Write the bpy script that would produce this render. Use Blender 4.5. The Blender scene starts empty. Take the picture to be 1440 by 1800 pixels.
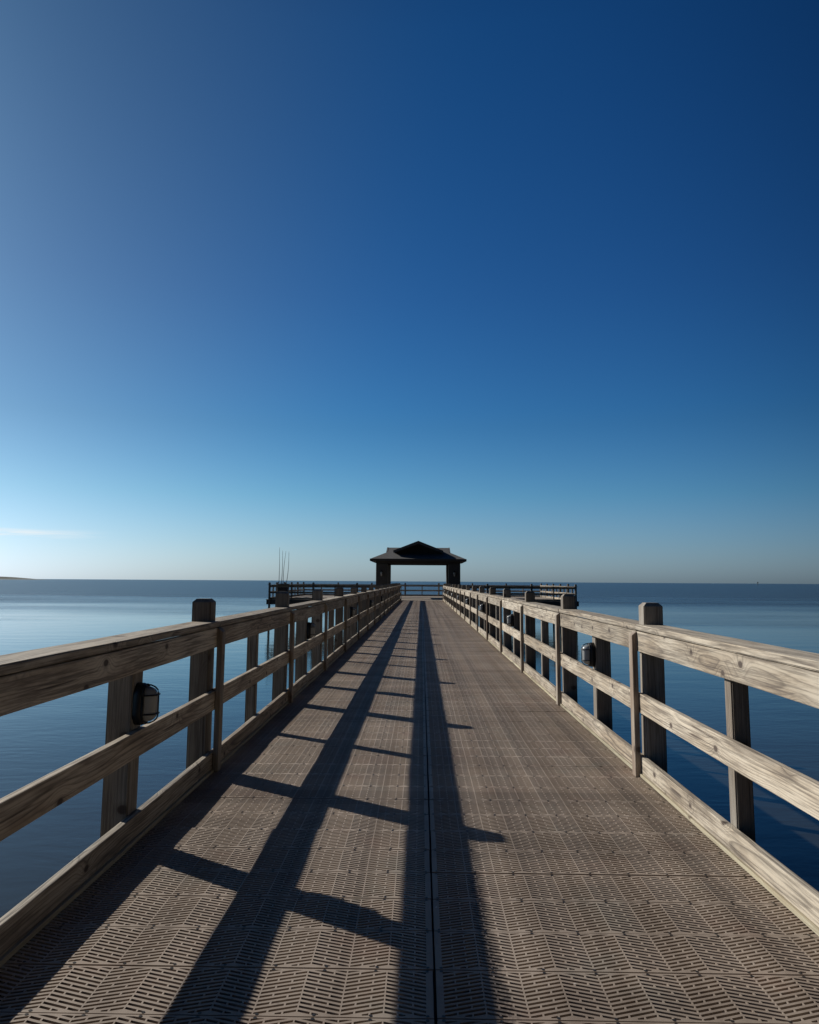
import bpy, bmesh, math, random
import numpy as np
from mathutils import Vector, Matrix

random.seed(7)
PI = math.pi
sc = bpy.context.scene
C = sc.collection
WATER_Z = -2.0

# ------------------------------------------------------------------ helpers
def tag(o, label=None, cat=None, group=None, kind=None):
    if label: o['label'] = label
    if cat: o['category'] = cat
    if group: o['group'] = group
    if kind: o['kind'] = kind
    return o

def empty(name, loc=(0, 0, 0), rz=0.0):
    o = bpy.data.objects.new(name, None)
    o.empty_display_size = 0.2
    o.location = loc
    o.rotation_euler = (0, 0, rz)
    C.objects.link(o)
    return o

def link_mesh(name, me, parent=None, loc=(0, 0, 0), rot=(0, 0, 0)):
    o = bpy.data.objects.new(name, me)
    C.objects.link(o)
    if parent is not None:
        o.parent = parent
    o.location = loc
    o.rotation_euler = rot
    return o

def bm_mesh(name, bm, mats, smooth=False):
    me = bpy.data.meshes.new(name)
    bmesh.ops.recalc_face_normals(bm, faces=bm.faces[:])
    bm.to_mesh(me)
    bm.free()
    for m in (mats if isinstance(mats, (list, tuple)) else [mats]):
        me.materials.append(m)
    if smooth:
        for p in me.polygons:
            p.use_smooth = True
    return me

def add_box(bm, x0, x1, y0, y1, z0, z1, mat=0):
    v = [bm.verts.new((x, y, z)) for z in (z0, z1) for y in (y0, y1) for x in (x0, x1)]
    fs = [(0, 2, 3, 1), (4, 5, 7, 6), (0, 1, 5, 4), (2, 6, 7, 3), (0, 4, 6, 2), (1, 3, 7, 5)]
    out = []
    for f in fs:
        fc = bm.faces.new([v[i] for i in f])
        fc.material_index = mat
        out.append(fc)
    return out

def bevel_all(bm, w, seg=2):
    bmesh.ops.bevel(bm, geom=bm.edges[:], offset=w, segments=seg, affect='EDGES', profile=0.6)

def add_prism(bm, poly, axis, a0, a1, mat=0):
    """poly: 2-D points in the plane normal to axis, extruded from a0 to a1"""
    def P(p, a):
        if axis == 'x': return (a, p[0], p[1])
        if axis == 'y': return (p[0], a, p[1])
        return (p[0], p[1], a)
    b = [bm.verts.new(P(p, a0)) for p in poly]
    t = [bm.verts.new(P(p, a1)) for p in poly]
    n = len(poly)
    fs = [bm.faces.new(b[::-1]), bm.faces.new(t)]
    for i in range(n):
        fs.append(bm.faces.new((b[i], b[(i + 1) % n], t[(i + 1) % n], t[i])))
    for f in fs: f.material_index = mat

def add_tube(bm, pts, rads, n=8, mat=0):
    pts = [Vector(p) for p in pts]
    if not isinstance(rads, (list, tuple)):
        rads = [rads] * len(pts)
    rings = []
    for i, p in enumerate(pts):
        d = (pts[min(i + 1, len(pts) - 1)] - pts[max(i - 1, 0)]).normalized()
        ref = Vector((0, 0, 1)) if abs(d.z) < 0.9 else Vector((1, 0, 0))
        u = d.cross(ref).normalized()
        w = d.cross(u)
        rings.append([bm.verts.new(p + (u * math.cos(2 * PI * k / n) + w * math.sin(2 * PI * k / n)) * rads[i]) for k in range(n)])
    for a, b in zip(rings, rings[1:]):
        for k in range(n):
            f = bm.faces.new((a[k], a[(k + 1) % n], b[(k + 1) % n], b[k]))
            f.material_index = mat
            f.smooth = True
    for r in (rings[0], rings[-1]):
        bm.faces.new(r).material_index = mat

# ------------------------------------------------------------------ node helper
class NT:
    def __init__(self, name):
        self.m = bpy.data.materials.new(name)
        self.m.use_nodes = True
        self.t = self.m.node_tree
        self.b = self.t.nodes['Principled BSDF']
    def n(self, kind, **kw):
        nd = self.t.nodes.new(kind)
        for k, v in kw.items():
            setattr(nd, k, v)
        return nd
    def l(self, a, b):
        self.t.links.new(a, b)
    def put(self, sock, v):
        if hasattr(v, 'is_output'):
            self.l(v, sock)
        else:
            sock.default_value = v
    def math(self, op, a, b=None, c=None, clamp=False):
        nd = self.n('ShaderNodeMath', operation=op)
        nd.use_clamp = clamp
        self.put(nd.inputs[0], a)
        if b is not None: self.put(nd.inputs[1], b)
        if c is not None: self.put(nd.inputs[2], c)
        return nd.outputs[0]
    def comb(self, x, y, z):
        nd = self.n('ShaderNodeCombineXYZ')
        for s, v in zip(nd.inputs, (x, y, z)): self.put(s, v)
        return nd.outputs[0]
    def sep(self, v):
        nd = self.n('ShaderNodeSeparateXYZ')
        self.l(v, nd.inputs[0])
        return nd.outputs
    def noise(self, vec, scale=1.0, detail=2.0, rough=0.5, dist=0.0, dim='3D'):
        nd = self.n('ShaderNodeTexNoise', noise_dimensions=dim)
        if vec is not None: self.l(vec, nd.inputs['Vector'])
        nd.inputs['Scale'].default_value = scale
        nd.inputs['Detail'].default_value = detail
        nd.inputs['Roughness'].default_value = rough
        nd.inputs['Distortion'].default_value = dist
        return nd.outputs['Fac']
    def ramp(self, fac, stops, interp='LINEAR'):
        nd = self.n('ShaderNodeValToRGB')
        nd.color_ramp.interpolation = interp
        el = nd.color_ramp.elements
        while len(el) < len(stops): el.new(0.5)
        for e, (p, c) in zip(el, stops):
            e.position = p
            e.color = (c, c, c, 1) if isinstance(c, (int, float)) else (*c, 1)
        self.put(nd.inputs[0], fac)
        return nd.outputs[0]
    def mix(self, fac, a, b, blend='MIX'):
        nd = self.n('ShaderNodeMix', data_type='RGBA', blend_type=blend)
        self.put(nd.inputs[0], fac)
        for s, v in ((nd.inputs[6], a), (nd.inputs[7], b)):
            if hasattr(v, 'is_output'): self.l(v, s)
            else: s.default_value = (*v, 1)
        return nd.outputs[2]
    def bump(self, h, strength, dist, normal=None):
        nd = self.n('ShaderNodeBump')
        nd.inputs['Strength'].default_value = strength
        nd.inputs['Distance'].default_value = dist
        self.l(h, nd.inputs['Height'])
        if normal is not None: self.l(normal, nd.inputs['Normal'])
        return nd.outputs[0]

# ------------------------------------------------------------------ materials
def wood(name, axis, light, tan, dark, knot=(0.07, 0.05, 0.04), freq=95.0, contrast=1.15):
    """weathered sawn pine; growth rings are real 3-D rings cut by the board"""
    t = NT(name)
    tc = t.n('ShaderNodeTexCoord').outputs['Object']
    rnd = t.n('ShaderNodeObjectInfo').outputs['Random']
    x, y, z = t.sep(tc)
    if axis == 'y': a, L, b = x, y, z
    elif axis == 'z': a, L, b = x, z, y
    else: a, L, b = y, x, z
    L = t.math('ADD', L, t.math('MULTIPLY', rnd, 173.0))
    r2 = t.math('FRACT', t.math('MULTIPLY', rnd, 57.31))
    r3 = t.math('FRACT', t.math('MULTIPLY', rnd, 911.7))
    # slow wander of the tree's heart along the board
    w1 = t.math('SUBTRACT', t.noise(t.comb(L, r2, 0.0), 0.45, 2.0), 0.5)
    w2 = t.math('SUBTRACT', t.noise(t.comb(L, r3, 7.0), 0.7, 2.0), 0.5)
    warp = t.math('SUBTRACT', t.noise(t.comb(t.math('MULTIPLY', a, 9.0), t.math('MULTIPLY', L, 0.9), t.math('MULTIPLY', b, 9.0)), 1.0, 2.5, 0.5), 0.5)
    ca = t.math('ADD', t.math('MULTIPLY_ADD', r2, 0.10, -0.17), t.math('MULTIPLY', w1, 0.09))
    cb = t.math('ADD', t.math('MULTIPLY_ADD', r3, 0.20, -0.10), t.math('MULTIPLY', w2, 0.10))
    mid_b = {'y': 0.0, 'z': 0.0, 'x': 0.0}[axis]
    da = t.math('SUBTRACT', a, ca)
    db = t.math('SUBTRACT', b, cb)
    r = t.math('SQRT', t.math('ADD', t.math('MULTIPLY', da, da), t.math('MULTIPLY', db, db)))
    # knots
    vor = t.n('ShaderNodeTexVoronoi', voronoi_dimensions='2D', feature='F1')
    t.l(t.comb(t.math('MULTIPLY', L, 0.62), t.math('ADD', b, t.math('MULTIPLY', a, 0.5)), 0.0), vor.inputs['Vector'])
    vor.inputs['Scale'].default_value = 3.6
    vor.inputs['Randomness'].default_value = 1.0
    d = t.math('ADD', vor.outputs['Distance'], t.math('MULTIPLY', warp, 0.05))
    pull = t.math('EXPONENT', t.math('MULTIPLY', t.math('MULTIPLY', d, d), -38.0))
    rr = t.math('ADD', t.math('ADD', r, t.math('MULTIPLY', warp, 0.022)), t.math('MULTIPLY', pull, 0.034))
    ph = t.math('FRACT', t.math('MULTIPLY', rr, freq))
    ring = t.ramp(ph, [(0.0, 0.30), (0.15, 0.0), (0.50, 0.05), (0.74, 0.45), (0.90, 1.0), (1.0, 0.60)])
    rv = t.noise(t.comb(t.math('MULTIPLY', t.math('FLOOR', t.math('MULTIPLY', rr, freq)), 0.73), t.math('MULTIPLY', rnd, 40.0), 0.0), 1.0, 1.0)
    ring = t.math('MULTIPLY', ring, t.ramp(rv, [(0.30, 0.25), (0.70, 1.0)]))
    kn = t.ramp(d, [(0.036, 1.0), (0.050, 0.85), (0.060, 0.30), (0.11, 0.0)])
    fib = t.noise(t.comb(t.math('MULTIPLY', a, 90.0), t.math('MULTIPLY', L, 2.2), t.math('MULTIPLY', b, 90.0)), 1.0, 4.0, 0.65)
    crack = t.noise(t.comb(t.math('MULTIPLY', a, 60.0), t.math('MULTIPLY', L, 1.1), t.math('MULTIPLY', b, 60.0)), 1.0, 2.0, 0.6)
    blot = t.noise(t.comb(t.math('MULTIPLY', a, 6.0), t.math('MULTIPLY', L, 1.3), t.math('MULTIPLY', b, 6.0)), 1.0, 4.0, 0.6)
    tone = t.ramp(t.math('ADD', blot, t.math('MULTIPLY_ADD', r2, 0.22, -0.11)), [(0.36, 1.0), (0.62, 0.0)])
    col = t.mix(tone, light, tan)
    vis = t.math('MULTIPLY', ring, t.math('MULTIPLY_ADD', t.ramp(blot, [(0.3, 1.0), (0.7, 0.35)]), contrast, 0.0))
    col = t.mix(vis, col, dark)
    col = t.mix(t.math('MULTIPLY', t.ramp(fib, [(0.40, 1.0), (0.52, 0.0)]), 0.55), col, dark)
    col = t.mix(t.math('MULTIPLY', t.ramp(crack, [(0.29, 1.0), (0.35, 0.0)]), 0.85), col, knot)
    col = t.mix(t.math('MULTIPLY', kn, 0.95), col, knot)
    stain = t.noise(t.comb(t.math('MULTIPLY', a, 14.0), t.math('MULTIPLY', L, 2.6), t.math('MULTIPLY', b, 14.0)), 1.0, 5.0, 0.68)
    col = t.mix(t.math('MULTIPLY', t.ramp(stain, [(0.30, 1.0), (0.50, 0.0)]), 0.50), col, (dark[0] * 1.7, dark[1] * 1.75, dark[2] * 1.85))
    streak = t.noise(t.comb(t.math('MULTIPLY', t.math('ADD', a, t.math('MULTIPLY', warp, 0.03)), 45.0), t.math('MULTIPLY', L, 0.7), t.math('MULTIPLY', t.math('ADD', b, t.math('MULTIPLY', warp, 0.05)), 45.0)), 1.0, 4.0, 0.7)
    col = t.mix(t.math('MULTIPLY', t.ramp(streak, [(0.38, 1.0), (0.48, 0.0)]), 0.50), col, (dark[0] * 1.6, dark[1] * 1.6, dark[2] * 1.6))
    # slight per-board tone
    v = t.math('MULTIPLY_ADD', r3, 0.44, 0.80)
    hs = t.n('ShaderNodeHueSaturation')
    hs.inputs['Saturation'].default_value = 0.95
    t.l(v, hs.inputs['Value']); t.l(col, hs.inputs['Color'])
    t.l(hs.outputs[0], t.b.inputs['Base Color'])
    t.b.inputs['Roughness'].default_value = 0.78
    t.b.inputs['Specular IOR Level'].default_value = 0.25
    h = t.math('ADD', t.math('MULTIPLY', fib, 0.5), t.math('SUBTRACT', t.math('MULTIPLY', ring, 0.35), t.math('MULTIPLY', t.ramp(crack, [(0.26, 1.0), (0.36, 0.0)]), 1.2)))
    t.l(t.bump(h, 0.6, 0.0025), t.b.inputs['Normal'])
    return t.m

GREY = (0.53, 0.463, 0.362); TAN = (0.40, 0.32, 0.225); DARK = (0.075, 0.06, 0.048)
M_board = wood('weathered_board_wood', 'y', GREY, TAN, DARK)
M_post = wood('weathered_post_wood', 'z', (0.30, 0.275, 0.235), (0.235, 0.19, 0.145), (0.09, 0.075, 0.06), freq=110, contrast=0.6)
M_batten = wood('weathered_batten_wood', 'z', (0.35, 0.31, 0.25), (0.28, 0.21, 0.15), (0.12, 0.09, 0.07), freq=110, contrast=0.7)
M_strip = wood('pale_strip_wood', 'y', (0.47, 0.43, 0.31), (0.42, 0.37, 0.24), (0.22, 0.18, 0.12), freq=85, contrast=0.5)

def deck_mat():
    t = NT('composite_deck_panel')
    pos = t.n('ShaderNodeNewGeometry').outputs['Position']
    x, y, z = t.sep(pos)
    row = t.math('FLOOR', t.math('DIVIDE', t.math('ADD', y, 3.0), 0.3048))
    side = t.math('GREATER_THAN', x, 0.0)
    wn = t.n('ShaderNodeTexWhiteNoise', noise_dimensions='2D')
    t.l(t.comb(row, side, 0.0), wn.inputs['Vector'])
    big = t.noise(pos, 0.9, 5.0, 0.62)
    fine = t.noise(pos, 240.0, 2.0, 0.6)
    tread = t.noise(t.comb(t.math('MULTIPLY', x, 5.0), t.math('MULTIPLY', y, 0.05), 0.0), 1.0, 3.0, 0.6)
    col = t.mix(t.ramp(big, [(0.34, 0.0), (0.68, 1.0)]), (0.305, 0.243, 0.190), (0.43, 0.352, 0.283))
    col = t.mix(t.math('MULTIPLY', t.ramp(tread, [(0.38, 1.0), (0.56, 0.0)]), 0.55), col, (0.19, 0.145, 0.11))
    blob = t.noise(pos, 14.0, 3.0, 0.55)
    col = t.mix(t.math('MULTIPLY', t.ramp(blob, [(0.66, 0.0), (0.74, 1.0)]), 0.35), col, (0.13, 0.10, 0.08))
    # a dragged rubber scuff and some lichen-coloured weathering
    sc_ = t.math('SUBTRACT', x, t.math('MULTIPLY_ADD', t.noise(t.comb(t.math('MULTIPLY', y, 0.7), 0.0, 0.0), 1.0, 2.0), 0.16, 0.14))
    sk = t.ramp(t.math('ABSOLUTE', sc_), [(0.0, 1.0), (0.018, 0.8), (0.04, 0.0)])
    sk = t.math('MULTIPLY', sk, t.ramp(t.noise(pos, 30.0, 3.0, 0.7), [(0.40, 0.0), (0.55, 0.85)]))
    sk = t.math('MULTIPLY', sk, t.ramp(t.math('MULTIPLY', y, 0.1), [(0.36, 1.0), (0.46, 0.0)]))
    col = t.mix(sk, col, (0.045, 0.04, 0.04))
    hue = t.noise(pos, 2.2, 3.0, 0.6)
    col = t.mix(t.math('MULTIPLY', t.ramp(hue, [(0.56, 0.0), (0.70, 1.0)]), 0.22), col, (0.30, 0.17, 0.13))
    col = t.mix(t.math('MULTIPLY', t.ramp(hue, [(0.30, 1.0), (0.44, 0.0)]), 0.20), col, (0.20, 0.23, 0.20))
    spot = t.noise(pos, 38.0, 1.0, 0.5)
    col = t.mix(t.math('MULTIPLY', t.ramp(spot, [(0.79, 0.0), (0.82, 1.0)]), 0.7), col, (0.62, 0.60, 0.55))
    hs = t.n('ShaderNodeHueSaturation')
    t.l(t.math('ADD', t.math('MULTIPLY_ADD', wn.outputs['Value'], 0.24, 0.80), t.math('MULTIPLY_ADD', fine, 0.16, -0.08)), hs.inputs['Value'])
    t.l(col, hs.inputs['Color'])
    t.l(hs.outputs[0], t.b.inputs['Base Color'])
    t.b.inputs['Roughness'].default_value = 0.62
    t.b.inputs['Specular IOR Level'].default_value = 0.3
    t.l(t.bump(fine, 0.25, 0.001), t.b.inputs['Normal'])
    return t.m
M_deck = deck_mat()

def plain(name, col, rough=0.7, metal=0.0, var=0.25, scale=8.0, spec=0.3, bump=0.0):
    t = NT(name)
    pos = t.n('ShaderNodeTexCoord').outputs['Object']
    nz = t.noise(pos, scale, 4.0, 0.6)
    col2 = tuple(c * (1 - var) for c in col)
    t.l(t.mix(t.ramp(nz, [(0.3, 0.0), (0.7, 1.0)]), col2, col), t.b.inputs['Base Color'])
    t.b.inputs['Roughness'].default_value = rough
    t.b.inputs['Metallic'].default_value = metal
    t.b.inputs['Specular IOR Level'].default_value = spec
    if bump: t.l(t.bump(nz, bump, 0.01), t.b.inputs['Normal'])
    return t.m
M_screw = plain('dark_screw_steel', (0.05, 0.045, 0.04), 0.5, 0.6)
M_frame = plain('treated_framing_timber', (0.11, 0.10, 0.085), 0.85, scale=3.0)
M_black = plain('black_cast_metal', (0.012, 0.013, 0.015), 0.45, 0.0, spec=0.4)
M_glass = plain('frosted_lamp_glass', (0.34, 0.35, 0.345), 0.25, 0.0, var=0.15, scale=20, spec=0.5)
M_platform = plain('platform_boards', (0.30, 0.25, 0.20), 0.8, scale=1.5)
M_shingle = plain('dark_roof_shingles', (0.13, 0.13, 0.132), 0.9, var=0.5, scale=5, bump=0.4)
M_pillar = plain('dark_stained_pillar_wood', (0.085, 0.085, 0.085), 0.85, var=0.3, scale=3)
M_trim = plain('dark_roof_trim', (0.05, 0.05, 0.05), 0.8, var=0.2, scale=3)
M_rod = plain('rod_carbon', (0.03, 0.03, 0.035), 0.4, scale=3)
M_cart = plain('dark_plastic_crate', (0.03, 0.035, 0.045), 0.6, scale=6)
M_rubber = plain('black_rubber', (0.015, 0.015, 0.015), 0.8)
M_steel = plain('dull_steel', (0.25, 0.25, 0.26), 0.45, 0.8)
M_island = plain('island_scrub', (0.20, 0.22, 0.19), 0.95, var=0.5, scale=0.05)
M_marker = plain('marker_paint', (0.10, 0.10, 0.09), 0.7)

def water_mat():
    t = NT('bay_water')
    pos = t.n('ShaderNodeNewGeometry').outputs['Position']
    x, y, z = t.sep(pos)
    # breeze: ripples roughen with distance, with calm slicks nearer in
    rad = t.math('SQRT', t.math('ADD', t.math('MULTIPLY', x, x), t.math('MULTIPLY', y, y)))
    patch = t.noise(t.comb(t.math('MULTIPLY', x, 0.008), t.math('MULTIPLY', y, 0.022), 0.0), 1.0, 4.0, 0.6)
    lr = t.math('LOGARITHM', t.math('MAXIMUM', rad, 1.0), 10.0)
    wind = t.math('ADD', lr, t.math('MULTIPLY_ADD', patch, 0.9, -0.45))
    breeze = t.ramp(t.math('MULTIPLY', wind, 0.25), [(0.46, 0.0), (0.56, 1.0)])
    small = t.noise(t.comb(t.math('MULTIPLY', x, 1.0), t.math('MULTIPLY', y, 1.9), 0.0), 2.2, 3.0, 0.6, 0.3)
    swell = t.noise(t.comb(t.math('MULTIPLY', x, 0.25), t.math('MULTIPLY', y, 0.6), 3.0), 1.0, 4.0, 0.55, 0.4)
    amp = t.math('MULTIPLY_ADD', breeze, 1.0, t.math('MULTIPLY_ADD', patch, 0.13, 0.01))
    h = t.math('MULTIPLY', t.math('ADD', t.math('MULTIPLY', small, 0.10), t.math('MULTIPLY', swell, 0.40)), amp)
    t.l(t.bump(h, 1.0, 0.55), t.b.inputs['Normal'])
    t.b.inputs['Base Color'].default_value = (0.027, 0.030, 0.025, 1)
    t.l(t.math('MULTIPLY_ADD', breeze, 0.20, 0.08), t.b.inputs['Roughness'])
    t.b.inputs['IOR'].default_value = 1.33
    return t.m
M_water = water_mat()

# ------------------------------------------------------------------ setting: water
bm = bmesh.new()
R = 30000.0
ring0 = [bm.verts.new((R * math.cos(2 * PI * k / 96), R * math.sin(2 * PI * k / 96), WATER_Z)) for k in range(96)]
bm.faces.new(ring0)
sea = link_mesh('sea', bm_mesh('sea', bm, M_water))
tag(sea, 'calm blue bay water reaching to the horizon', kind='structure')

# ------------------------------------------------------------------ pier deck: slotted composite panels
Y0, BAY, NB = 5.70, 3.14, 16          # first tall post in view, post spacing, bays to the platform
Y_END = Y0 + BAY * NB                 # where the pier meets the platform
XL, XR = -1.56, 1.53                  # deck-side faces of the two railings
PITCH = 0.3048

def slotted_panel(width, mirror):
    """verts, quads for one panel; local x from 0 to width, y from 0 to PITCH"""
    W, D, T = width, PITCH - 0.008, 0.040
    n = 11
    mx = 0.022
    cw = (W - 2 * mx) / n
    cuts = [0.045, 0.29, 0.36, 0.62, 0.69, 0.955]
    amp, ml, p = 0.047, 0.009, 0.0243
    sw = p * 0.52
    cuts = [0.018, 0.15, 0.30, 0.345, 0.49, 0.65, 0.695, 0.84, 0.982]
    us = [(0.0, None, 0.0)]
    for c in range(n):
        for k, u in enumerate(cuts):
            f = u if c % 2 == 0 else 1 - u
            us.append((mx + (c + u) * cw, (c, k), amp * f))
    us.append((W, None, 0.0))
    us[0] = (0.0, None, us[1][2]); us[-1] = (W, None, us[-2][2])
    lines = [('edge', 0)]
    k = -2
    while k * p + 0.004 < D:
        lines.append(('z', k * p + 0.004)); lines.append(('z', k * p + 0.004 + sw))
        k += 1
    lines.append(('edge', D))
    clampv = lambda v: min(max(v, ml), D - ml)
    V, F, FM = [], [], []
    nu, nv = len(us), len(lines)
    for (u, tagc, zz) in us:
        for kind, v in lines:
            yy = v if kind == 'edge' else clampv(v + zz)
            V.append((u, yy, 0.0))
    for (u, tagc, zz) in us:
        for kind, v in lines:
            yy = v if kind == 'edge' else clampv(v + zz)
            V.append((u, yy, -T))
    off = nu * nv
    hole = np.zeros((nu - 1, nv - 1), bool)
    for i in range(nu - 1):
        a, b = us[i][1], us[i + 1][1]
        if a is None or b is None or a[0] != b[0]:
            continue
        k = a[1]
        for j in range(1, nv - 1, 2):
            r = (j - 1) // 2
            par = (r + a[0]) % 2
            if k == 2 and par == 0: continue      # bridge of the slot
            if k == 5 and par == 1: continue
            h = [clampv(lines[j + 1][1] + us[q][2]) - clampv(lines[j][1] + us[q][2]) for q in (i, i + 1)]
            if min(h) < 0.0008 or max(h) < 0.003: continue
            hole[i, j] = True
    idx = lambda i, j: i * nv + j
    for i in range(nu - 1):
        for j in range(nv - 1):
            if not hole[i, j]:
                if max(V[idx(i, j + 1)][1] - V[idx(i, j)][1], V[idx(i + 1, j + 1)][1] - V[idx(i + 1, j)][1]) < 1e-6: continue
                F.append((idx(i, j), idx(i + 1, j), idx(i + 1, j + 1), idx(i, j + 1)))
            else:
                for (di, dj, A, B) in ((-1, 0, (i, j), (i, j + 1)), (1, 0, (i + 1, j + 1), (i + 1, j)), (0, -1, (i + 1, j), (i, j)), (0, 1, (i, j + 1), (i + 1, j + 1))):
                    if not hole[i + di, j + dj]:
                        a, b = idx(*A), idx(*B)
                        F.append((a, b, b + off, a + off))
    # outer rim
    for i in range(nu - 1):
        F.append((idx(i + 1, 0), idx(i, 0), idx(i, 0) + off, idx(i + 1, 0) + off))
        F.append((idx(i, nv - 1), idx(i + 1, nv - 1), idx(i + 1, nv - 1) + off, idx(i, nv - 1) + off))
    for j in range(nv - 1):
        F.append((idx(0, j), idx(0, j + 1), idx(0, j + 1) + off, idx(0, j) + off))
        F.append((idx(nu - 1, j + 1), idx(nu - 1, j), idx(nu - 1, j) + off, idx(nu - 1, j + 1) + off))
    FM = [0] * len(F)
    # screw heads in pairs along both long edges
    x = 0.02
    while x < W - 0.01:
        for yy in (0.0085, D - 0.0085):
            s = len(V)
            for k in range(6):
                V.append((x + 0.0066 * math.cos(k * PI / 3), yy + 0.0066 * math.sin(k * PI / 3), 0.0012))
            F.append((s, s + 1, s + 2, s + 3)); F.append((s, s + 3, s + 4, s + 5))
            FM += [1, 1]
        x += 0.183
    V = np.array(V, np.float32); F = np.array(F, np.int32); FM = np.array(FM, np.int32)
    if mirror:
        V[:, 0] = -V[:, 0]
        F = F[:, ::-1].copy()
    return V, F, FM

rng = np.random.default_rng(3)
vl = [slotted_panel(1.555, False), slotted_panel(1.588, True)]
AV, AF, AM = [], [], []
nbase = 0
nrow = int((Y_END + 2.44) / PITCH)
for r in range(nrow):
    yy = Y_END - (r + 1) * PITCH + 0.003
    for side in (0, 1):
        V, F, FM = vl[side]
        W = V.copy()
        dz = rng.normal(0, 0.0008); tx = rng.normal(0, 0.0007); ty = rng.normal(0, 0.002)
        W[:, 2] += dz + tx * W[:, 0] + ty * (W[:, 1] - 0.15)
        W[:, 0] += (0.005 if side == 0 else -0.005) + rng.normal(0, 0.0007)
        W[:, 1] += yy + rng.normal(0, 0.0006)
        AV.append(W); AF.append(F + nbase); AM.append(FM)
        nbase += len(W)
AV = np.concatenate(AV); AF = np.concatenate(AF); AM = np.concatenate(AM)
me = bpy.data.meshes.new('pier_deck')
me.vertices.add(len(AV)); me.vertices.foreach_set('co', AV.ravel())
me.loops.add(AF.size); me.loops.foreach_set('vertex_index', AF.ravel())
me.polygons.add(len(AF))
me.polygons.foreach_set('loop_start', np.arange(0, AF.size, 4, dtype=np.int32))
me.polygons.foreach_set('material_index', AM)
me.polygons.foreach_set('use_smooth', np.zeros(len(AF), bool))
me.update(calc_edges=True)
me.materials.append(M_deck); me.materials.append(M_screw)
deck = link_mesh('pier_deck', me)
tag(deck, 'brown slotted composite deck panels in a herringbone pattern, with a dark centre seam', kind='structure')

# timber framing under the deck
bm = bmesh.new()
for xx in (-1.50, -1.14, -0.76, -0.38, 0.0, 0.38, 0.76, 1.14, 1.48):
    add_box(bm, xx - 0.022, xx + 0.022, -2.4, Y_END - 0.05, -0.29, -0.046)
for k in range(-2, NB):
    yk = Y0 + BAY * k
    add_box(bm, -1.62, 1.57, yk - 0.19, yk - 0.10, -0.55, -0.293)
    add_box(bm, -1.62, 1.57, yk + 0.10, yk + 0.19, -0.55, -0.293)
fr = link_mesh('deck_framing', bm_mesh('deck_framing', bm, M_frame))
tag(fr, 'dark timber joists under the pier deck', kind='structure')

# ------------------------------------------------------------------ railing parts (shared meshes)
def warp_mesh(bm, amp, seed, axis=1):
    r = random.Random(seed)
    ph = [r.uniform(0, 6.3) for _ in range(4)]
    for v in bm.verts:
        s = v.co[axis]
        v.co.x += amp * math.sin(1.7 * s + ph[0]) + amp * 0.5 * math.sin(4.3 * s + ph[1])
        if axis == 1:
            v.co.z += amp * 0.9 * math.sin(1.4 * s + ph[2]) + amp * 0.4 * math.sin(5.1 * s + ph[3])
        else:
            v.co.y += amp * 0.9 * math.sin(1.4 * s + ph[2])

def long_board(name, w, h, length, mat, seed, bev=0.005, amp=0.0015):
    """board with its long axis on local y, centred on x and z"""
    bm = bmesh.new()
    add_box(bm, -w / 2, w / 2, -length / 2, length / 2, -h / 2, h / 2)
    bevel_all(bm, bev, 2)
    for k in range(1, 14):
        yy = -length / 2 + length * k / 14
        bmesh.ops.bisect_plane(bm, geom=bm.verts[:] + bm.edges[:] + bm.faces[:], plane_co=(0, yy, 0), plane_no=(0, 1, 0))
    warp_mesh(bm, amp, seed)
    return bm_mesh(name, bm, mat)

def cap_mesh(length, seed):
    """flat rail cap notched around the posts at both ends; local x 0 deck side"""
    bm = bmesh.new()
    L = length / 2
    nx, ny = 0.046, 0.0735
    pts = [(-0.006, -L), (nx, -L), (nx, -L + ny), (0.188, -L + ny), (0.188, L - ny), (nx, L - ny), (nx, L), (-0.006, L)]
    add_prism(bm, pts, 'z', -0.02, 0.02)
    bmesh.ops.bevel(bm, geom=[e for e in bm.edges if abs(e.verts[0].co.z - e.verts[1].co.z) < 1e-5], offset=0.006, segments=2, affect='EDGES')
    for k in range(1, 14):
        yy = -L + 0.12 + (length - 0.24) * k / 14
        bmesh.ops.bisect_plane(bm, geom=bm.verts[:] + bm.edges[:] + bm.faces[:], plane_co=(0, yy, 0), plane_no=(0, 1, 0))
    warp_mesh(bm, 0.0012, seed)
    return bm_mesh('cap_board', bm, M_board)

def post_mesh(w, z0, z1, cham, name, mat, seed):
    bm = bmesh.new()
    h = w / 2
    add_box(bm, -h, h, -h, h, z0, z1)
    if cham:
        top = [e for e in bm.edges if all(v.co.z > z1 - 1e-4 for v in e.verts)]
        bmesh.ops.bevel(bm, geom=top, offset=cham, segments=1, affect='EDGES')
    ed = [e for e in bm.edges if abs(e.verts[0].co.z - e.verts[1].co.z) > 0.3]
    bmesh.ops.bevel(bm, geom=ed, offset=0.007, segments=2, affect='EDGES')
    return bm_mesh(name, bm, mat)

def batten_mesh(seed):
    bm = bmesh.new()
    # profile in the x-z plane, deck side is negative x; sloping top on the deck side
    pts = [(-0.041, 0.002), (-0.001, 0.002), (-0.001, 1.028), (-0.008, 1.028), (-0.041, 1.000)]
    add_prism(bm, pts, 'y', -0.0445, 0.0445)
    bmesh.ops.bevel(bm, geom=bm.edges[:], offset=0.003, segments=1, affect='EDGES')
    return bm_mesh('batten', bm, M_batten)

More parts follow.
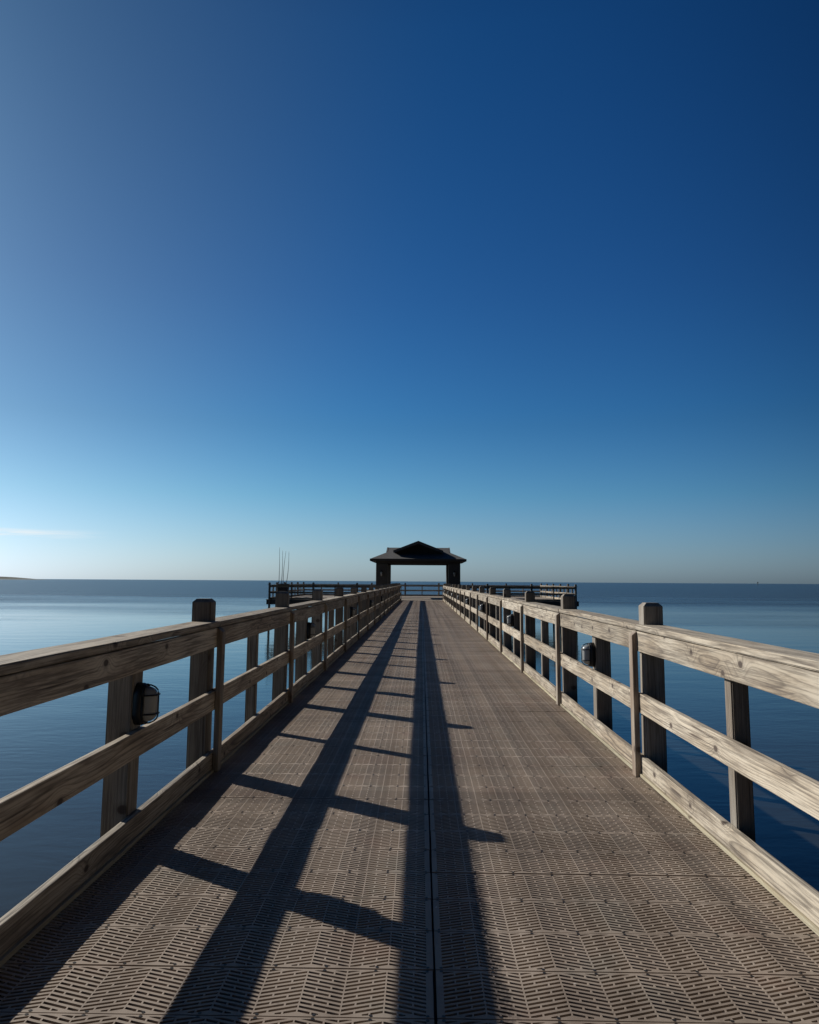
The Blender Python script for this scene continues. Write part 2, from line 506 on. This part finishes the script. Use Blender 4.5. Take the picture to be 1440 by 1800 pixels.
_cache = {}
def railing_kit(bay):
    key = round(bay, 3)
    if key in _cache: return _cache[key]
    G = 0.004
    k = dict(
        top=[long_board('top_board', 0.038, 0.142, bay - G, M_board, s) for s in (1, 2, 3)],
        mid=[long_board('middle_board', 0.038, 0.137, bay - G, M_board, s) for s in (4, 5, 6)],
        toe=[long_board('toe_board', 0.038, 0.115, bay - G, M_board, s) for s in (7, 8, 9)],
        strip=[long_board('toe_strip', 0.030, 0.022, bay - G, M_strip, 11, 0.003)],
        cap=[cap_mesh(bay - 0.003, s) for s in (21, 22, 23)],
    )
    _cache[key] = k
    return k
POST = [post_mesh(0.14, -2.9, 1.245, 0.026, 'post', M_post, 1)]
HALF6 = post_mesh(0.14, -0.42, 1.031, 0, 'half_post', M_post, 2)
HALF4 = post_mesh(0.092, -0.42, 1.031, 0, 'half_post', M_post, 3)
BATTEN = batten_mesh(1)

def railing(label, origin, rz, nb, bay, wide=lambda i: False, first=True, last=True, group=None, shift=lambda i: 0.0):
    """local +y along the run, local +x away from the deck"""
    root = empty('railing', origin, rz)
    tag(root, label, 'railing', group)
    kit = railing_kit(bay)
    J = lambda a: random.uniform(-a, a)
    for i in range(nb + 1):
        y = i * bay
        if (i > 0 or first) and (i < nb or last):
            o = link_mesh('post', POST[0], root, (0.040 + 0.07 + J(.003), y + J(.004), J(.016)), (J(.007), J(.007), J(.02)))
            link_mesh('batten', BATTEN, root, (0, y + J(.006), J(.004)), (0, 0, 0))
        if i == nb: break
        ym = y + bay / 2
        flip = random.choice((0, PI))
        link_mesh('top_board', random.choice(kit['top']), root, (0.019 + J(.0015), ym, 0.956 + J(.002)), (J(.006), 0, flip))
        link_mesh('middle_board', random.choice(kit['mid']), root, (0.019 + J(.0015), ym, 0.511 + J(.004)), (J(.0006), 0, random.choice((0, PI))))
        link_mesh('toe_board', random.choice(kit['toe']), root, (0.019 + J(.0015), ym, 0.083 + J(.001)), (0, 0, random.choice((0, PI))))
        link_mesh('toe_strip', kit['strip'][0], root, (0.003, ym, 0.0135), (0, 0, 0))
        link_mesh('cap_board', random.choice(kit['cap']), root, (J(.002), ym, 1.0545 + J(.001)), (0, 0, 0))
        w = wide(i)
        link_mesh('half_post', HALF6 if w else HALF4, root, (0.039 + (0.07 if w else 0.046), ym + shift(i) + J(.006), 0), (0, 0, J(.01)))
    # rotating the top board about x would tilt it: keep level
    for c in root.children:
        if c.name.startswith('top_board'):
            c.rotation_euler.x = 0
    return root

# pier railings: two bays start behind the camera
YS = Y0 - 2 * BAY
railR = railing('sunlit pale wooden railing along the right side of the pier', (XR, YS, 0), 0.0, NB + 2, BAY, wide=lambda i: i % 2 == 0, group='railings along the pier')
railL = railing('shaded dark wooden railing along the left side of the pier, casting shadows on the deck', (XL, Y_END, 0), PI, NB + 2, BAY, wide=lambda i: i % 2 == 0, group='railings along the pier', shift=lambda i: -0.09 if i == NB else 0.0)

# ------------------------------------------------------------------ bulkhead lights
def stadium(w, h, n=10):
    r = w / 2
    pts = []
    for k in range(n + 1):
        a = PI * k / n
        pts.append((r * math.cos(a), h / 2 - r + r * math.sin(a)))
    for k in range(n + 1):
        a = PI + PI * k / n
        pts.append((r * math.cos(a), -h / 2 + r + r * math.sin(a)))
    return pts

def loft(bm, rings, mat=0):
    rv = [[bm.verts.new(p) for p in r] for r in rings]
    n = len(rv[0])
    for a, b in zip(rv, rv[1:]):
        for k in range(n):
            f = bm.faces.new((a[k], a[(k + 1) % n], b[(k + 1) % n], b[k])); f.smooth = True
    bm.faces.new(rv[0]); bm.faces.new(rv[-1])

def make_light():
    # local -x projects over the deck, plate against x = 0
    bm = bmesh.new()
    rings = []
    for x, g in ((0.0, 0.0), (-0.032, 0.0), (-0.042, -0.004), (-0.048, -0.012)):
        rings.append([(x, p[0], p[1]) for p in stadium(0.135 + 2 * g, 0.225 + 2 * g)])
    loft(bm, rings)
    plate = bm_mesh('back_plate', bm, M_black)
    bm = bmesh.new()
    rings = []
    for k in range(8):
        a = (k / 7) * PI / 2 * 0.98
        ins = 0.040 * (1 - math.cos(a))
        rings.append([(-0.046 - 0.062 * math.sin(a), p[0], p[1]) for p in stadium(0.104 - 2 * ins, 0.190 - 2 * ins)])
    loft(bm, rings)
    glass = bm_mesh('lamp_glass', bm, M_glass)
    bm = bmesh.new()
    prof = lambda half: [(-0.044 - 0.072 * math.sin(t * PI / 10), 0, 0) for t in range(11)]
    def arc(half, rr, f):
        pts = []
        for t in range(5):
            a = t / 4 * PI / 2
            pts.append(f(-0.046 - 0.070 * math.sin(a), -(half - rr * (1 - math.cos(a)))))
        return pts + [f(p[0], p[1]) for p in [(-0.046 - 0.070 * math.sin((4 - t) / 4 * PI / 2), (half - rr * (1 - math.cos((4 - t) / 4 * PI / 2)))) for t in range(5)]]
    add_tube(bm, arc(0.104, 0.045, lambda x, s: (x, 0.0, s)), 0.0042, 6)
    for z in (-0.050, 0.050):
        add_tube(bm, arc(0.058, 0.040, lambda x, s: (x, s, z)), 0.0042, 6)
    rim = [(-0.050, p[0], p[1]) for p in stadium(0.120, 0.208)]
    add_tube(bm, rim + [rim[0]], 0.0055, 6)
    cage = bm_mesh('guard_cage', bm, M_black)
    return plate, glass, cage
L_PLATE, L_GLASS, L_CAGE = make_light()
ORD = ['nearest', 'second nearest', 'third nearest', 'fourth nearest', 'fifth nearest', 'sixth nearest', 'seventh nearest', 'farthest', 'last']
def place_light(side, k, n):
    ym = Y0 + BAY * (k + 0.5) + (0.09 if side == 'left' and n == 0 else 0.0)
    if side == 'left':
        x, rz = XL - 0.040, PI
        lab = '%s black caged oval lamp on the shaded left railing' % ORD[n]
        if n == 0: lab = 'large near black caged oval lamp on the left railing, its glass in shade'
    else:
        x, rz = XR + 0.040, 0.0
        lab = '%s black caged oval lamp on the sunlit right railing' % ORD[n]
        if n == 0: lab = 'black caged oval lamp with sunlit glass, nearest lamp on the right railing'
    r = empty('bulkhead_light', (x, ym, 0.708), rz)
    tag(r, lab, 'lamp', 'caged lamps on the railing posts')
    link_mesh('back_plate', L_PLATE, r); link_mesh('lamp_glass', L_GLASS, r); link_mesh('guard_cage', L_CAGE, r)
for n, k in enumerate(range(-1, 15, 2)): place_light('left', k, n)
for n, k in enumerate(range(0, 16, 2)): place_light('right', k, n)

# ------------------------------------------------------------------ platform at the pier end
PX, PYF = 11.2, Y_END + 0.10
SB, FB, BB = 3.33, (PX - 1.56) / 3, 2 * PX / 7
PYB = PYF + 5 * SB
bm = bmesh.new()
y = Y_END + 0.002
while y < PYB + 0.2:
    add_box(bm, -PX - 0.25, PX + 0.25, y, min(y + 0.139, PYB + 0.22), -0.045, 0.0)
    y += 0.145
pd = link_mesh('platform_deck', bm_mesh('platform_deck', bm, M_platform))
tag(pd, 'broad brown board deck of the platform at the pier end', kind='structure')
bm = bmesh.new()
add_box(bm, -PX - 0.21, PX + 0.21, Y_END - 0.045, Y_END, -0.36, -0.048)
add_box(bm, -PX - 0.21, PX + 0.21, PYB + 0.16, PYB + 0.205, -0.36, -0.048)
for xx in np.linspace(-PX - 0.18, PX + 0.18, 15):
    add_box(bm, xx - 0.03, xx + 0.03, Y_END + 0.002, PYB + 0.158, -0.34, -0.05)
pf = link_mesh('platform_framing', bm_mesh('platform_framing', bm, M_frame))
tag(pf, 'dark timber beams round the edge of the platform', kind='structure')
railing('dark wooden railing along the front of the left wing of the platform', (-PX, PYF, 0), -PI / 2, 3, FB, last=False, group='railings of the platform')
railing('dark wooden railing along the front of the right wing of the platform', (1.56, PYF, 0), -PI / 2, 3, FB, first=False, group='railings of the platform')
railing('wooden side railing at the right end of the platform, its inner face sunlit', (PX, PYF, 0), 0.0, 5, SB, first=False, group='railings of the platform')
railing('dark wooden side railing at the left end of the platform, beside the fishing rods', (-PX, PYB, 0), PI, 5, SB, last=False, group='railings of the platform')
railing('long dark wooden railing along the sea end of the platform behind the pavilion', (PX, PYB, 0), PI / 2, 7, BB, first=False, last=False, group='railings of the platform')

# ------------------------------------------------------------------ pavilion
PVX, PVY = -0.33, Y_END + 9.1
pav = empty('pavilion', (PVX, PVY, 0.0))
tag(pav, 'dark open pavilion with broad pillars and a hipped shingle roof with a front gable', 'pavilion')
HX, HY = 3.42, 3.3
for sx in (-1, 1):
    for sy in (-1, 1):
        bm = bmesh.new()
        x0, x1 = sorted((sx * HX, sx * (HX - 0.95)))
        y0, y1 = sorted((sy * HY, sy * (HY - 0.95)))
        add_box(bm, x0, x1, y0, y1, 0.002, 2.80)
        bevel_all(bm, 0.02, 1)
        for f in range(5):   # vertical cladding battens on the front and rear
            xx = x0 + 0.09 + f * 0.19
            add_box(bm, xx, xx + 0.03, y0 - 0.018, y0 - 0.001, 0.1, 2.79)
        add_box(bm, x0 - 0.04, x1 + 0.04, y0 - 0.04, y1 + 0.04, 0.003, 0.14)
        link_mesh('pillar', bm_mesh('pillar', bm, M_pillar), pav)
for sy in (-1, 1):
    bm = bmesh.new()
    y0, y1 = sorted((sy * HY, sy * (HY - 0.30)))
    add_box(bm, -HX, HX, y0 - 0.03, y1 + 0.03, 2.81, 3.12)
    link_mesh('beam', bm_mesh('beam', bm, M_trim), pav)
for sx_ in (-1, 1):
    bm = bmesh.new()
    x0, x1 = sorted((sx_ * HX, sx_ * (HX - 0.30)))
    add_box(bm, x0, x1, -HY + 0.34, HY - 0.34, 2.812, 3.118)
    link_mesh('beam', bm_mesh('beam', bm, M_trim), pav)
EX, EY, EZ = 3.86, 3.85, 3.17
RX, RZ = 2.55, 4.24
def roof():
    bm = bmesh.new()
    sl = (RZ - EZ) / EY
    gz = EZ + 0.64                    # where the skirt stops at the side gables
    gy = (RZ - gz) / sl
    # skirt with the Dutch gable at both ends, given thickness
    pts = {}
    def v(x, y, z): return bm.verts.new((x, y, z))
    for dz in (0.0, -0.07):
        A = [v(-EX, -EY, EZ + dz), v(EX, -EY, EZ + dz), v(EX, EY, EZ + dz), v(-EX, EY, EZ + dz)]
        gl = [v(-RX, -gy, gz + dz), v(-RX, gy, gz + dz)]
        gr = [v(RX, -gy, gz + dz), v(RX, gy, gz + dz)]
        rl, rr = v(-RX, 0, RZ + dz), v(RX, 0, RZ + dz)
        for f in ((A[0], A[1], gr[0], gl[0]), (gl[0], gr[0], rr, rl), (A[2], A[3], gl[1], gr[1]), (gr[1], gl[1], rl, rr),
                  (A[3], A[0], gl[0], gl[1]), (A[1], A[2], gr[1], gr[0]), (gl[0], rl, gl[1]), (gr[0], gr[1], rr)):
            bm.faces.new(f)
        pts[dz] = A
    for i in range(4):
        a, b = pts[0.0], pts[-0.07]
        bm.faces.new((a[i], a[(i + 1) % 4], b[(i + 1) % 4], b[i]))
    # Ridge caps over the side gables
    for s in (-1, 1):
        add_prism(bm, [(-gy, gz + 0.01), (0, RZ + 0.02), (gy, gz + 0.01), (gy, gz - 0.12), (0, RZ - 0.12), (-gy, gz - 0.12)], 'x', *sorted((s * RX + s * 0.01, s * RX + s * 0.13)))
    return bm_mesh('roof', bm, M_shingle)
rf = link_mesh('roof', roof(), pav)
# cross gable facing the pier: two thick roof slabs, barge edge in front, recessed gable wall
GZ, GW, GS, GF = 4.69, 2.05, 0.39, 2.75
bm = bmesh.new()
for s in (-1, 1):
    poly = [(0, GZ), (s * GW, GZ - GS * GW), (s * GW, GZ - GS * GW - 0.12), (0, GZ - 0.12)]
    add_prism(bm, poly, 'y', -GF, GF)
    barge = [(0, GZ - 0.005), (s * (GW - 0.02), GZ - GS * GW + 0.003), (s * (GW - 0.02), GZ - GS * GW - 0.20), (0, GZ - 0.26)]
    for e in (-1, 1):
        y0, y1 = sorted((e * (GF + 0.004), e * (GF + 0.06)))
        add_prism(bm, barge, 'y', y0, y1)
link_mesh('gable', bm_mesh('gable', bm, M_shingle), rf)
for e in (-1, 1):
    bm = bmesh.new()
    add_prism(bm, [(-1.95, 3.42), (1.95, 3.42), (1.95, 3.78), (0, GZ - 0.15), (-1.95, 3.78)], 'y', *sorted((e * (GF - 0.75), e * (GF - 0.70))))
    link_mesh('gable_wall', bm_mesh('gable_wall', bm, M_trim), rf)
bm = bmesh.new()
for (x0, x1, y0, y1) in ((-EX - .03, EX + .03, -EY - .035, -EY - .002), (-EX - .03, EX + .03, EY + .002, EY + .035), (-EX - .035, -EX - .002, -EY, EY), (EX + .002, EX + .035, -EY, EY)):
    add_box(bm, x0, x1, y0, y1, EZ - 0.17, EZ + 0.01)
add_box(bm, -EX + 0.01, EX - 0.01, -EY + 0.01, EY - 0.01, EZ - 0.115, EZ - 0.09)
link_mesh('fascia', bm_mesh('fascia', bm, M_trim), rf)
for sx, lab in ((-1, 'small dark wall lantern on the left front pillar of the pavilion'), (1, 'small dark wall lantern on the right front pillar of the pavilion')):
    ln = empty('wall_lantern', (PVX + sx * (HX - 0.47), PVY - HY - 0.019, 1.98))
    tag(ln, lab, 'lantern', 'lanterns on the pavilion pillars')
    bm = bmesh.new()
    add_box(bm, -0.07, 0.07, -0.03, 0.0, -0.2, 0.22)
    add_prism(bm, [(-0.03, 0.16), (-0.22, 0.20), (-0.22, 0.24), (-0.03, 0.22)], 'x', -0.02, 0.02)
    link_mesh('bracket', bm_mesh('bracket', bm, M_black), ln)
    bm = bmesh.new()
    add_tube(bm, [(0, -0.16, -0.2), (0, -0.16, -0.17), (0, -0.16, 0.12), (0, -0.16, 0.2)], [0.03, 0.075, 0.095, 0.05], 6)
    link_mesh('lamp_glass', bm_mesh('lamp_glass', bm, M_glass), ln)
    bm = bmesh.new()
    add_tube(bm, [(0, -0.16, 0.13), (0, -0.16, 0.26)], [0.13, 0.03], 6)
    for k in range(6):
        a = k * PI / 3
        add_tube(bm, [(0.08 * math.cos(a), -0.16 + 0.08 * math.sin(a), -0.18), (0.1 * math.cos(a), -0.16 + 0.1 * math.sin(a), 0.13)], 0.008, 4)
    link_mesh('cap', bm_mesh('cap', bm, M_black), ln)

# ------------------------------------------------------------------ fishing cart and rods on the platform
CX, CY = -10.62, Y_END + 2.35
cart = empty('fishing_cart', (CX, CY, 0))
tag(cart, 'dark boxy fishing cart holding tall rods by the left platform railing', 'cart')
bm = bmesh.new()
add_prism(bm, [(-0.36, 0.34), (0.36, 0.34), (0.40, 1.10), (-0.40, 1.10)], 'y', -0.24, 0.24)
bevel_all(bm, 0.02, 2)
add_box(bm, -0.43, 0.43, -0.27, 0.27, 1.085, 1.13)
link_mesh('box', bm_mesh('box', bm, M_cart), cart)
bm = bmesh.new()
for s in (-0.25, 0.25):
    add_tube(bm, [(-0.36, s, 0.30), (0.36, s, 0.30), (0.58, s, 0.55), (0.66, s, 0.95)], 0.016, 8)
    add_tube(bm, [(0.33, s, 0.30), (0.33, s, 0.0)], 0.014, 8)
add_tube(bm, [(0.66, -0.25, 0.95), (0.66, 0.25, 0.95)], 0.016, 8)
link_mesh('handle_frame', bm_mesh('handle_frame', bm, M_steel), cart)
for s in (-0.29, 0.29):
    bm = bmesh.new()
    ringp = [(-0.25 + 0.13 * math.cos(2 * PI * k / 20), s, 0.165 + 0.13 * math.sin(2 * PI * k / 20)) for k in range(21)]
    add_tube(bm, ringp, 0.034, 8)
    wl = link_mesh('wheel', bm_mesh('wheel', bm, M_rubber), cart)
    bm = bmesh.new()
    add_tube(bm, [(-0.25, s - 0.02, 0.165), (-0.25, s + 0.02, 0.165)], 0.10, 16)
    link_mesh('hub', bm_mesh('hub', bm, M_steel), wl)
RODS = [(-0.50, 3.95, -0.02, 0.03, 'tallest fishing rod, leftmost of the rods standing in the cart'),
        (-0.33, 3.70, 0.06, 0.05, 'fishing rod second from the left, leaning slightly right'),
        (-0.16, 3.65, 0.15, -0.06, 'fishing rod third from the left, bowed towards its right neighbour'),
        (0.02, 3.62, 0.20, 0.08, 'fishing rod rightmost of the four, leaning farthest right')]
for dx, top, lean, bow, lab in RODS:
    r = empty('fishing_rod', (CX + dx + 0.08, CY + 0.3, 0.70))
    tag(r, lab, 'fishing rod', 'fishing rods standing on the platform')
    Lr = top - 0.70
    f = lambda s: (lean * s + bow * math.sin(PI * s), 0.02 * s, Lr * s)
    bm = bmesh.new()
    add_tube(bm, [f(k / 14) for k in range(15)], [0.026 - 0.016 * (k / 14) for k in range(15)], 6)
    link_mesh('blank', bm_mesh('blank', bm, M_rod), r)
    bm = bmesh.new()
    add_tube(bm, [f(0.0), f(0.06), f(0.12)], [0.024, 0.021, 0.024], 8)
    link_mesh('grip', bm_mesh('grip', bm, M_rubber), r)
    bm = bmesh.new()
    p = f(0.16)
    add_tube(bm, [(p[0], -0.02, p[2]), (p[0], -0.09, p[2])], [0.02, 0.045], 10)
    link_mesh('reel', bm_mesh('reel', bm, M_steel), r)
    bm = bmesh.new()
    for s in (0.35, 0.52, 0.68, 0.82, 0.93):
        p = Vector(f(s))
        add_tube(bm, [(p.x + 0.016 * math.cos(2 * PI * k / 8), p.y - 0.03 + 0.016 * math.sin(2 * PI * k / 8), p.z) for k in range(9)], 0.003, 5)
    link_mesh('line_guides', bm_mesh('line_guides', bm, M_steel), r)

# ------------------------------------------------------------------ far things on the water
D = 3000.0
bm = bmesh.new()
rr = random.Random(5)
sm = lambda v, p, q: (lambda k: k * k * (3 - 2 * k))(min(max((v - p) / (q - p), 0.0), 1.0))
gx = np.concatenate([np.linspace(-2150, -1720, 24), np.linspace(-1712, -1600, 36)])
gy = np.linspace(-420, 420, 33)
grid = []
for xx in gx:
    along = 10.0 * (1 - sm(xx, -1690, -1640)) + 2.2 * (1 - sm(xx, -1640, -1606))
    along *= sm(xx, -2150, -2000)
    along *= 1 + 0.05 * math.sin(xx * 0.05) + 0.03 * math.sin(xx * 0.13)
    grid.append([bm.verts.new((xx, yy, along * math.cos(yy / 420 * PI / 2) ** 1.5 - 0.15)) for yy in gy])
for p0, p1 in zip(grid, grid[1:]):
    for j in range(len(gy) - 1):
        bm.faces.new((p0[j], p1[j], p1[j + 1], p0[j + 1])).smooth = True
isl = link_mesh('island', bm_mesh('island', bm, M_island), None, (0, D, WATER_Z))
tag(isl, 'low wooded island on the far left horizon', kind='structure')
mk = empty('channel_marker', (656, 1500, WATER_Z))
tag(mk, 'tiny dark channel marker standing in the water on the right horizon', 'marker')
bm = bmesh.new(); add_tube(bm, [(0, 0, -1), (0, 0, 6.2)], 0.5, 8)
link_mesh('pile', bm_mesh('pile', bm, M_marker), mk)
bm = bmesh.new(); add_prism(bm, [(-1.5, 4.0), (1.5, 4.0), (0, 7.2)], 'y', -0.75, -0.55)
link_mesh('daymark', bm_mesh('daymark', bm, M_marker), mk)

# ------------------------------------------------------------------ light
SUN_EL, SUN_AZ = math.radians(26.6), math.radians(55.5)      # azimuth to the left of the pier axis
sd = Vector((-math.sin(SUN_AZ) * math.cos(SUN_EL), math.cos(SUN_AZ) * math.cos(SUN_EL), math.sin(SUN_EL)))
sl = bpy.data.lights.new('sun', 'SUN')
sl.energy = 5.0
sl.angle = math.radians(0.5)
sl.color = (1.0, 0.945, 0.86)
so = bpy.data.objects.new('sun', sl)
so.rotation_euler = sd.to_track_quat('Z', 'Y').to_euler()
so.location = (-20, 10, 30)
C.objects.link(so)

w = bpy.data.worlds.new('World')
sc.world = w
w.use_nodes = True
nt = w.node_tree
bg = nt.nodes['Background']
sky = nt.nodes.new('ShaderNodeTexSky')
sky.sky_type = 'NISHITA'
sky.sun_disc = False
sky.sun_elevation = SUN_EL
sky.sun_rotation = -SUN_AZ
sky.air_density = 1.0
sky.dust_density = 0.6
sky.ozone_density = 4.0
def wn(kind, **kw):
    nd = nt.nodes.new(kind)
    for k, v in kw.items(): setattr(nd, k, v)
    return nd
def wm(op, a, b):
    nd = wn('ShaderNodeMath', operation=op)
    for sck, v in zip(nd.inputs, (a, b)):
        if hasattr(v, 'is_output'): nt.links.new(v, sck)
        else: sck.default_value = v
    return nd.outputs[0]
SKY = 0.06
sp = wn('ShaderNodeSeparateColor'); nt.links.new(sky.outputs[0], sp.inputs[0])
gen = wn('ShaderNodeTexCoord')
sx = wn('ShaderNodeSeparateXYZ'); nt.links.new(gen.outputs['Generated'], sx.inputs[0])
def wramp(stops):
    nd = wn('ShaderNodeValToRGB')
    el = nd.color_ramp.elements
    while len(el) < len(stops): el.new(0.5)
    for e, (p, c) in zip(el, stops):
        e.position = p; e.color = (*[q / 4 for q in c], 1)
    nt.links.new(sx.outputs[2], nd.inputs[0])
    s2 = wn('ShaderNodeSeparateColor'); nt.links.new(nd.outputs[0], s2.inputs[0])
    return s2.outputs
# clear maritime air: deeper blue overhead, whiter and less yellow at the horizon
tr = wramp([(0.0, (1.58, 1.78, 2.28)), (0.05, (1.36, 1.64, 1.92)), (0.11, (1.25, 1.52, 1.50)), (0.20, (1.02, 1.26, 1.22)), (0.36, (0.92, 1.12, 1.12)), (0.62, (0.72, 1.08, 1.02)), (0.9, (0.35, 0.45, 0.5))])
PW_ = (1.6, 1.3, 1.05)
outc = wn('ShaderNodeCombineColor')
for i in range(3):
    lin = wm('MULTIPLY', sp.outputs[i], SKY)
    v = wm('MULTIPLY', wm('POWER', lin, PW_[i]), wm('MULTIPLY', tr[i], 4.0))
    nt.links.new(wm('DIVIDE', v, SKY), outc.inputs[i])
bw = wn('ShaderNodeRGBToBW'); nt.links.new(outc.outputs[0], bw.inputs[0])
tint = wn('ShaderNodeCombineColor')
for i, k in enumerate((0.86, 1.04, 1.05)):
    nt.links.new(wm('MULTIPLY', bw.outputs[0], k), tint.inputs[i])
hz = wn('ShaderNodeValToRGB')
el = hz.color_ramp.elements
while len(el) < 4: el.new(0.5)
for e, (p, c) in zip(el, ((0.0, 0.65), (0.05, 0.38), (0.11, 0.12), (0.22, 0.0))):
    e.position = p; e.color = (c, c, c, 1)
nt.links.new(sx.outputs[2], hz.inputs[0])
mx = wn('ShaderNodeMix', data_type='RGBA')
nt.links.new(hz.outputs[0], mx.inputs[0]); nt.links.new(outc.outputs[0], mx.inputs[6]); nt.links.new(tint.outputs[0], mx.inputs[7])
# the sky falls off away from the sun, as deep blue skies do
dots = wm('ADD', wm('MULTIPLY', sx.outputs[0], -math.sin(SUN_AZ)), wm('MULTIPLY', sx.outputs[1], math.cos(SUN_AZ)))
fall = wn('ShaderNodeMapRange', interpolation_type='SMOOTHSTEP')
nt.links.new(dots, fall.inputs[0])
fall.inputs[1].default_value = -0.5; fall.inputs[2].default_value = 0.35
fall.inputs[3].default_value = 0.06; fall.inputs[4].default_value = 1.0
vm = wn('ShaderNodeVectorMath', operation='SCALE')
# pale glow round the sun
dsun = wn('ShaderNodeVectorMath', operation='DOT_PRODUCT')
nt.links.new(gen.outputs['Generated'], dsun.inputs[0]); dsun.inputs[1].default_value = sd
gl = wn('ShaderNodeMapRange', interpolation_type='SMOOTHSTEP')
nt.links.new(dsun.outputs['Value'], gl.inputs[0])
gl.inputs[1].default_value = 0.62; gl.inputs[2].default_value = 1.0; gl.inputs[3].default_value = 0.0; gl.inputs[4].default_value = 0.42
bw2 = wn('ShaderNodeRGBToBW'); nt.links.new(mx.outputs[2], bw2.inputs[0])
t2 = wn('ShaderNodeCombineColor')
for i, k in enumerate((0.78, 1.10, 1.68)): nt.links.new(wm('MULTIPLY', bw2.outputs[0], k), t2.inputs[i])
mg = wn('ShaderNodeMix', data_type='RGBA')
nt.links.new(gl.outputs[0], mg.inputs[0]); nt.links.new(mx.outputs[2], mg.inputs[6]); nt.links.new(t2.outputs[0], mg.inputs[7])
# a thin streak of high cloud low on the left
u = wm('DIVIDE', wm('MULTIPLY', sx.outputs[0], -1.0), wm('MAXIMUM', sx.outputs[1], 0.05))
cv = wn('ShaderNodeCombineXYZ')
nt.links.new(wm('MULTIPLY', u, 9.0), cv.inputs[0]); nt.links.new(wm('MULTIPLY', sx.outputs[2], 190.0), cv.inputs[1])
cn = wn('ShaderNodeTexNoise'); nt.links.new(cv.outputs[0], cn.inputs['Vector'])
cn.inputs['Scale'].default_value = 1.0; cn.inputs['Detail'].default_value = 5.0; cn.inputs['Distortion'].default_value = 0.6
def sstep(v, a, b):
    nd = wn('ShaderNodeMapRange', interpolation_type='SMOOTHSTEP'); nt.links.new(v, nd.inputs[0])
    nd.inputs[1].default_value = a; nd.inputs[2].default_value = b
    return nd.outputs[0]
dz_ = wm('DIVIDE', wm('SUBTRACT', sx.outputs[2], 0.0535), 0.0045)
band = wm('EXPONENT', wm('MULTIPLY', wm('MULTIPLY', dz_, dz_), -1.0), 0.0)
cl = wm('MULTIPLY', wm('MULTIPLY', sstep(cn.outputs['Fac'], 0.36, 0.58), band), wm('MULTIPLY', sstep(u, 0.40, 0.54), 0.62))
mc = wn('ShaderNodeMix', data_type='RGBA')
nt.links.new(cl, mc.inputs[0]); nt.links.new(mg.outputs[2], mc.inputs[6]); mc.inputs[7].default_value = (15.5, 15.3, 15.0, 1)
nt.links.new(mc.outputs[2], vm.inputs[0]); nt.links.new(fall.outputs[0], vm.inputs[3])
nt.links.new(vm.outputs[0], bg.inputs[0])
bg.inputs[1].default_value = SKY

# ------------------------------------------------------------------ camera
cam = bpy.data.cameras.new('camera')
co = bpy.data.objects.new('camera', cam)
C.objects.link(co)
sc.camera = co
cam.sensor_fit = 'VERTICAL'
cam.sensor_height = 36.0
FPX = 1331.0
cam.lens = FPX / 1800 * 36
cam.shift_y = -43 / 1800
cam.clip_start = 0.05
cam.clip_end = 60000
pitch = math.atan((1021.8 - 857) / FPX)
yaw = math.atan(22 / FPX)
Rm = Matrix.Rotation(yaw, 4, 'Z') @ Matrix.Rotation(PI / 2 + pitch, 4, 'X') @ Matrix.Rotation(math.radians(0.37), 4, 'Z')
co.matrix_world = Matrix.Translation((-0.052, 0, 1.38)) @ Rm

vs = sc.view_settings
vs.view_transform = 'Standard'
vs.look = 'None'
vs.exposure = 0.0
vs.gamma = 1.0
